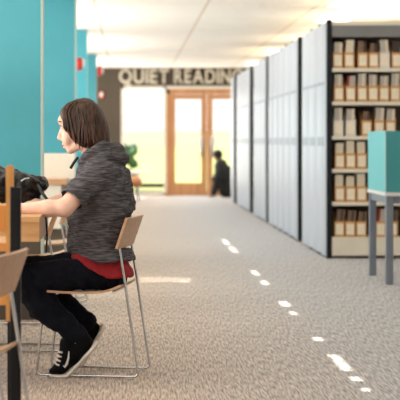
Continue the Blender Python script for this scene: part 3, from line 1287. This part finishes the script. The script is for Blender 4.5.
# hem and cuffs
pa, pb = at(66, 250.5, D0), at(136, 269.5, D0)
v.cut(pa, (-(pb.z - pa.z), 0, (pb.x - pa.x)) if False else ((pb.z - pa.z), 0, -(pb.x - pa.x)))
me = v.mesh('hooded_top')
relax(me, 2)
wrinkle(me, .012, (9, 9, 15), 1.7)
wrinkle(me, .005, (30, 24, 46), 5.1)
# cuffs cut clean just above the elbow
bm = bmesh.new()
bm.from_mesh(me)
for sh, el in ((SH_N, EL_N), (SH_F, EL_F)):
    c = Vector(sh) + (Vector(el) - Vector(sh)) * .80
    n = (Vector(el) - Vector(sh)).normalized()
    dl = [vv for vv in bm.verts if (vv.co - c).dot(n) > 0 and (vv.co - Vector(el)).length < .13 and vv.co.x < at(86, 0, D0).x and vv.co.z > at(0, 216, D0).z
          and (vv.co.y < D0 - .19 or vv.co.y > D0 + .17)]
    bmesh.ops.delete(bm, geom=dl, context='VERTS')
bm.to_mesh(me)
bm.free()
top = link('hooded_top', me, M_KNIT, person, True)
MB().tube(arc([b_(78.5, 157, -.066), b_(74.5, 162, -.06), b_(71, 168, -.045)], .02), .0075, 8).build('collar_lining', M_BLACK, top, True)

# red shirt hem
v = Vox((-.34, 8.58, .44), (.10, 9.08, .80), .006)
v.loft([tr(246, 74, 122, .16), tr(258, 71.5, 126, .172), tr(267, 71, 131, .185), tr(272, 71, 133.5, .19), tr(284, 72, 133.5, .19)], .01, 'add', 2.8)
pa, pb = at(70, 256.5, D0), at(101, 272.5, D0)
v.cut(pa, ((pb.z - pa.z), 0, -(pb.x - pa.x)))
v.cut(at(110, 275.8, D0), (0, 0, -1))
me = v.mesh('shirt')
relax(me, 2)
wrinkle(me, .006, (25, 25, 20), 2.2)
link('shirt', me, M_REDT, person, True)

# jeans
v = Vox((-.68, 8.50, .12), (.10, 9.16, .66), .0065)
v.cone(b_(114, 274, -.07), b_(114, 274, .07), .068, .068, .03, 1.2)
v.cone(b_(110, 266), b_(102, 258), .07, .078, .02, 1.6)
for hp, kn, an in ((HIP_N, KN_N, AN_N), (HIP_F, KN_F, AN_F)):
    md = tuple(hp[i] * .5 + kn[i] * .5 for i in range(3))
    v.cone(hp, md, .082, .078, .03)
    v.cone(md, kn, .078, .064, .02)
    m = tuple(kn[i] * .55 + an[i] * .45 for i in range(3))
    v.cone(kn, (m[0] - .01, m[1], m[2] - .01), .066, .072, .02)
    v.cone((m[0] - .01, m[1], m[2] - .01), an, .072, .052, .02)
v.cut((0, 0, .452 - .012), (0, 0, -1)) if False else None
me = v.mesh('jeans')
relax(me, 2)
wrinkle(me, .010, (18, 14, 18), 7.7)
link('jeans', me, M_JEAN, person, True)


# shoes: heel lifted, weight on the ball of the foot
def shoe(off, dxp, dyp, rot, lab):
    """Side-view pixels of the near shoe, moved by (dxp, dyp) px and turned by rot about the ball of the foot."""
    bx, by = 66.0, 371.0

    def q(x, y, o=0.0):
        X, Y = x - bx, y - by
        if rot and X > -1:
            X, Y = X * math.cos(rot) + Y * math.sin(rot), -X * math.sin(rot) + Y * math.cos(rot)
        return b_(bx + X + dxp, by + Y + dyp, off + o)
    lo = np.array(q(40, 380)) - .1
    hi = np.array(q(112, 318)) + .12
    lo[1], hi[1] = D0 + off - .08, D0 + off + .08
    u = Vox(lo, hi, .0042)
    u.cone(q(53.5, 368.5), q(62, 364), .018, .03, .02, 1.5)
    u.cone(q(62, 364), q(74, 353), .03, .042, .02, 1.05)
    u.cone(q(74, 353), q(86, 341), .042, .036, .02, 1.0)
    u.cone(q(67.5, 355), q(69, 341), .036, .042, .02, 1.0)
    u.cone(q(86, 342), q(81, 332), .034, .036, .02, 1.0)
    u.cut((0, 0, .012), (0, 0, -1))
    me = u.mesh('shoe')
    relax(me, 1)
    sh = link('shoe', me, M_SHOE, person, True)
    sh['label'] = lab
    u = Vox(lo - np.array((0, 0, .03)), hi, .0038)
    sp = [q(52, 372), q(60, 373.3), q(68, 372.3), q(76, 364), q(84, 355.5), q(92, 347), q(96.5, 340.5)]
    u.chain(sp, [.009, .010, .0115, .012, .012, .013, .013], .004, 3.2)
    me = u.mesh('sole')
    relax(me, 1)
    link('sole', me, M_SOLE, sh, True)
    yo = -.047 if off < 0 else -.045
    MB().tube([q(70, 347.5, yo), q(69.5, 354, yo - .003), q(68, 360, yo - .001), q(65.8, 363.2, yo + .003), q(64.2, 361.5, yo + .006)],
              [.002, .0045, .0065, .006, .002], 6).build('side_stripe', M_LACE, sh, True)
    lc = MB()
    for k in range(4):
        lc.tube([q(60.5 + k * .9, 361.5 - k * 4.2, -.042), q(57.6 + k * .8, 361 - k * 4.2, -.026), q(56.6 + k * .8, 359.5 - k * 4.2, 0), q(57.6 + k * .8, 361 - k * 4.2, .026)], .005, 6)
    lc.build('laces', M_LACE, sh, True)
    return sh


shoe(-.11, 0, 0, 0, 'near black shoe with a white curved stripe, heel raised')
shoe(.10, 14, -5.6, R(14), 'far black shoe with an off-white sole, heel raised higher')

# ================================================================== FAR FIGURES AND FURNITURE
# someone in black sitting on the floor at the right-hand door
M_BLK = mat('black_jacket', (20, 20, 22), .8, var=.15, scale=(15, 15, 15))
PD = 36.2


def fp(x, y, o=0.0):
    p = at(x, y, PD)
    return (p.x, PD + o, p.z)


v = Vox((1.5, PD - .35, -.02), (2.75, PD + .35, 1.05), .016)
v.cone(fp(228, 190.5), fp(225, 176), .15, .16, .04, 1.2)
v.cone(fp(225, 176), fp(221, 166), .16, .12, .04, 1.4)
v.cone(fp(219.5, 162), fp(218, 157.5), .05, .055, .02)
v.ell(fp(217.3, 155.5), (.085, .075, .105), .02)
for s in (-1, 1):
    v.cone(fp(221, 167, s * .15), fp(217, 178, s * .2), .06, .05, .03)
    v.cone(fp(217, 178, s * .2), fp(212.5, 180, s * .1), .048, .035, .02)
    v.cone(fp(229, 191.5, s * .1), fp(217, 182, s * .13), .085, .06, .03)
    v.cone(fp(217, 182, s * .13), fp(213.5, 193, s * .12), .06, .045, .02)
    v.cone(fp(213.5, 194.5, s * .12), fp(210, 195.5, s * .12), .04, .03, .02)
    for k in range(4):
        v.cone(fp(212.5, 180, s * (.1 - .012 * k)), fp(210.6 - .2 * (k % 2), 181.5, s * (.1 - .022 * k)), .013, .011, .004)
    v.cone(fp(213, 179.5, s * .08), fp(212, 178, s * .05), .014, .011, .004)
me = v.mesh('person')
relax(me, 1)
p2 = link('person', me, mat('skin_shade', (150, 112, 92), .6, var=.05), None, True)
tag(p2, 'person in black clothes sitting on the floor against the end doors', 'person')
v = Vox((1.5, PD - .4, -.02), (2.8, PD + .4, 1.1), .018)
v.cone(fp(228, 190.5), fp(225, 176), .17, .18, .04, 1.2)
v.cone(fp(225, 176), fp(221, 166), .18, .14, .04, 1.4)
for s in (-1, 1):
    v.cone(fp(221, 167, s * .15), fp(217, 178, s * .2), .078, .065, .03)
    v.cone(fp(217, 178, s * .2), fp(213.5, 179.5, s * .12), .062, .05, .02)
me = v.mesh('jacket')
wrinkle(me, .02, (9, 9, 9))
link('jacket', me, M_BLK, p2, True)
v = Vox((1.4, PD - .4, -.02), (2.8, PD + .4, .6), .018)
for s in (-1, 1):
    v.cone(fp(229, 191.5, s * .1), fp(217, 182, s * .13), .1, .075, .03)
    v.cone(fp(217, 182, s * .13), fp(213.5, 193, s * .12), .075, .06, .02)
link('trousers', v.mesh('trousers'), M_BLK, p2, True)
v = Vox((1.55, PD - .2, .6), (2.15, PD + .2, 1.05), .012)
v.ell(fp(218, 154.6), (.095, .09, .105), .02)
v.ell(fp(213.5, 158), (.06, .07, .07), .01, 'sub')
link('hair', v.mesh('hair'), M_BLK, p2, True)

# lounge chair and round table by the window
M_TAN = mat('tan_leather', (196, 132, 84), .5, var=.06, scale=(9, 9, 9))
ec = empty('lounge_chair', (at(129, 0, 34.0).x - .05, 34.6, 0))
tag(ec, 'low tan lounge chair by the end window, just past the shoulder of the reader', 'chair')
v = Vox((-.4, -.4, .1), (.4, .4, .8), .02)
v.cone((-.2, 0, .35), (.2, 0, .35), .11, .11, .04, 2.4)
link('seat', v.mesh('seat'), M_TAN, ec, True)
v = Vox((-.4, -.45, .3), (.4, .45, .9), .02)
v.chain([(.0, -.3, .5), (-.26, -.22, .56), (-.3, 0, .62), (-.26, .22, .56), (.0, .3, .5)], [.06, .075, .08, .075, .06], .03)
link('backrest', v.mesh('backrest'), M_TAN, ec, True)
for x in (-.2, .2):
    for y in (-.2, .2):
        MB().tube([(x * .9, y * .9, .3), (x * 1.2, y * 1.2, 0)], [.022, .014]).build('leg', M_BLACK, ec, True)
et = empty('side_table', (at(137, 0, 35).x + .02, 35.3, 0))
tag(et, 'small white round table beside the tan lounge chair', 'table')
MB().lathe([(.02, .49), (.24, .49), (.25, .5), (.25, .52), (.24, .53), (.02, .53)], seg=28).build('tabletop', M_WHT, et, True)
MB().lathe([(.03, .02), (.03, .49)], seg=14).build('pedestal', M_WHT, et, True)
MB().lathe([(.17, 0), (.17, .012), (.03, .03)], seg=24).build('base', M_WHT, et, True)

# ================================================================== CEILING LIGHTS
M_GLOW = mat('lamp_diffuser', (255, 244, 226), .5, var=.01, emit=(255, 238, 212), estr=2.6)
for i, (px1, py1, lab) in enumerate(((335, 18, 'bright recessed ceiling light right above the front shelving range'),
                                     (388, 10, 'recessed ceiling light at the right edge over the shelving'),
                                     (352, 1.5, 'recessed ceiling light cut by the top edge of the picture'),
                                     (279, 50, 'recessed ceiling light over the second bank of shelving'),
                                     (257, 62.5, 'farthest recessed ceiling light over the shelving'))):
    d = (CEIL - CH) * FPX / (HY - py1)
    e = empty('ceiling_light', ((px1 - VX) / FPX * d, d, CEIL))
    tag(e, lab, 'ceiling light', 'recessed lights over the shelving')
    b = MB()
    b.box(-.23, -.66, -.014, .23, -.62, -.001).box(-.23, .62, -.014, .23, .66, -.001).box(-.23, -.62, -.014, -.2, .62, -.001).box(.2, -.62, -.014, .23, .62, -.001)
    b.build('frame', M_WHT, e)
    MB().box(-.2, -.62, -.01, .2, .62, -.002).build('diffuser', M_GLOW, e)

# ================================================================== LIGHT
def area(name, loc, rot, sx, sy, power, col=(1, 1, 1)):
    l = bpy.data.lights.new(name, 'AREA')
    l.shape = 'RECTANGLE'
    l.size, l.size_y = sx, sy
    l.energy = power
    l.color = col
    o = bpy.data.objects.new(name, l)
    COL.objects.link(o)
    o.location = loc
    o.rotation_euler = rot
    return o


sun = bpy.data.lights.new('sun', 'SUN')
sun.energy = 14
sun.angle = R(.5)
sun.color = (1, .95, .86)
so = bpy.data.objects.new('sun', sun)
COL.objects.link(so)
so.rotation_euler = Vector((-math.cos(R(50)), 0, math.sin(R(50)))).to_track_quat('Z', 'Y').to_euler()

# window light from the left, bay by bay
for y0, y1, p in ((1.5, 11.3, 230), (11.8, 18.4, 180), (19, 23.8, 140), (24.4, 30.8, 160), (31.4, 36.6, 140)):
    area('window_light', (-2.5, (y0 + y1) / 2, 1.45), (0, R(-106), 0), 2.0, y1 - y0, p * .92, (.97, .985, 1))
# light coming in through the end glazing
area('end_glazing_light', ((GX0 + GX1) / 2, YE - .1, 1.2), (R(-90), 0, 0), GX1 - GX0, 2.0, 55, (1, .98, .94))
# ceiling luminaires
for y, p in ((3, 8), (9, 16), (15, 26), (21, 30), (27, 30), (33, 30)):
    area('ceiling_lamp', (1.6, y, CEIL - .05), (0, 0, 0), 3.5, 4.5, p, (1, .975, .94))
# unseen lamps without fixtures, added to brighten the ceiling
for y in (20, 25, 30, 35):
    area('ceiling_fill_light', (3.2, y, 2.36), (R(180), 0, 0), 1.2, 3.5, 32, (1, .93, .82))

for y in (8.6, 15.2, 21.4, 27.5, 34):  # more unseen lamps, added to lift the left part of the ceiling
    area('ceiling_fill_light', (-1.5, y, 1.45), (R(180), 0, 0), 1.8, 4.2, 70, (1, .95, .87))

w = bpy.data.worlds.new('world')
S.world = w
w.use_nodes = True
nt = w.node_tree
bg = nt.nodes['Background']
bg.inputs['Color'].default_value = (1, .99, .97, 1)
bg.inputs['Strength'].default_value = 1.45

# ================================================================== CAMERA
cam = bpy.data.cameras.new('camera')
co = bpy.data.objects.new('camera', cam)
COL.objects.link(co)
co.location = (0, 0, CH)
co.rotation_euler = (R(90), 0, 0)
cam.sensor_width = 36
cam.sensor_fit = 'HORIZONTAL'
cam.lens = FPX / 400 * 36
cam.shift_x = (200 - VX) / 400
cam.shift_y = -(200 - HY) / 400
cam.clip_end = 800
cam.dof.use_dof = True
cam.dof.focus_distance = 8.75
cam.dof.aperture_fstop = 5.6
S.camera = co
S.view_settings.view_transform = 'Standard'
S.view_settings.look = 'None'
S.view_settings.exposure = -.1
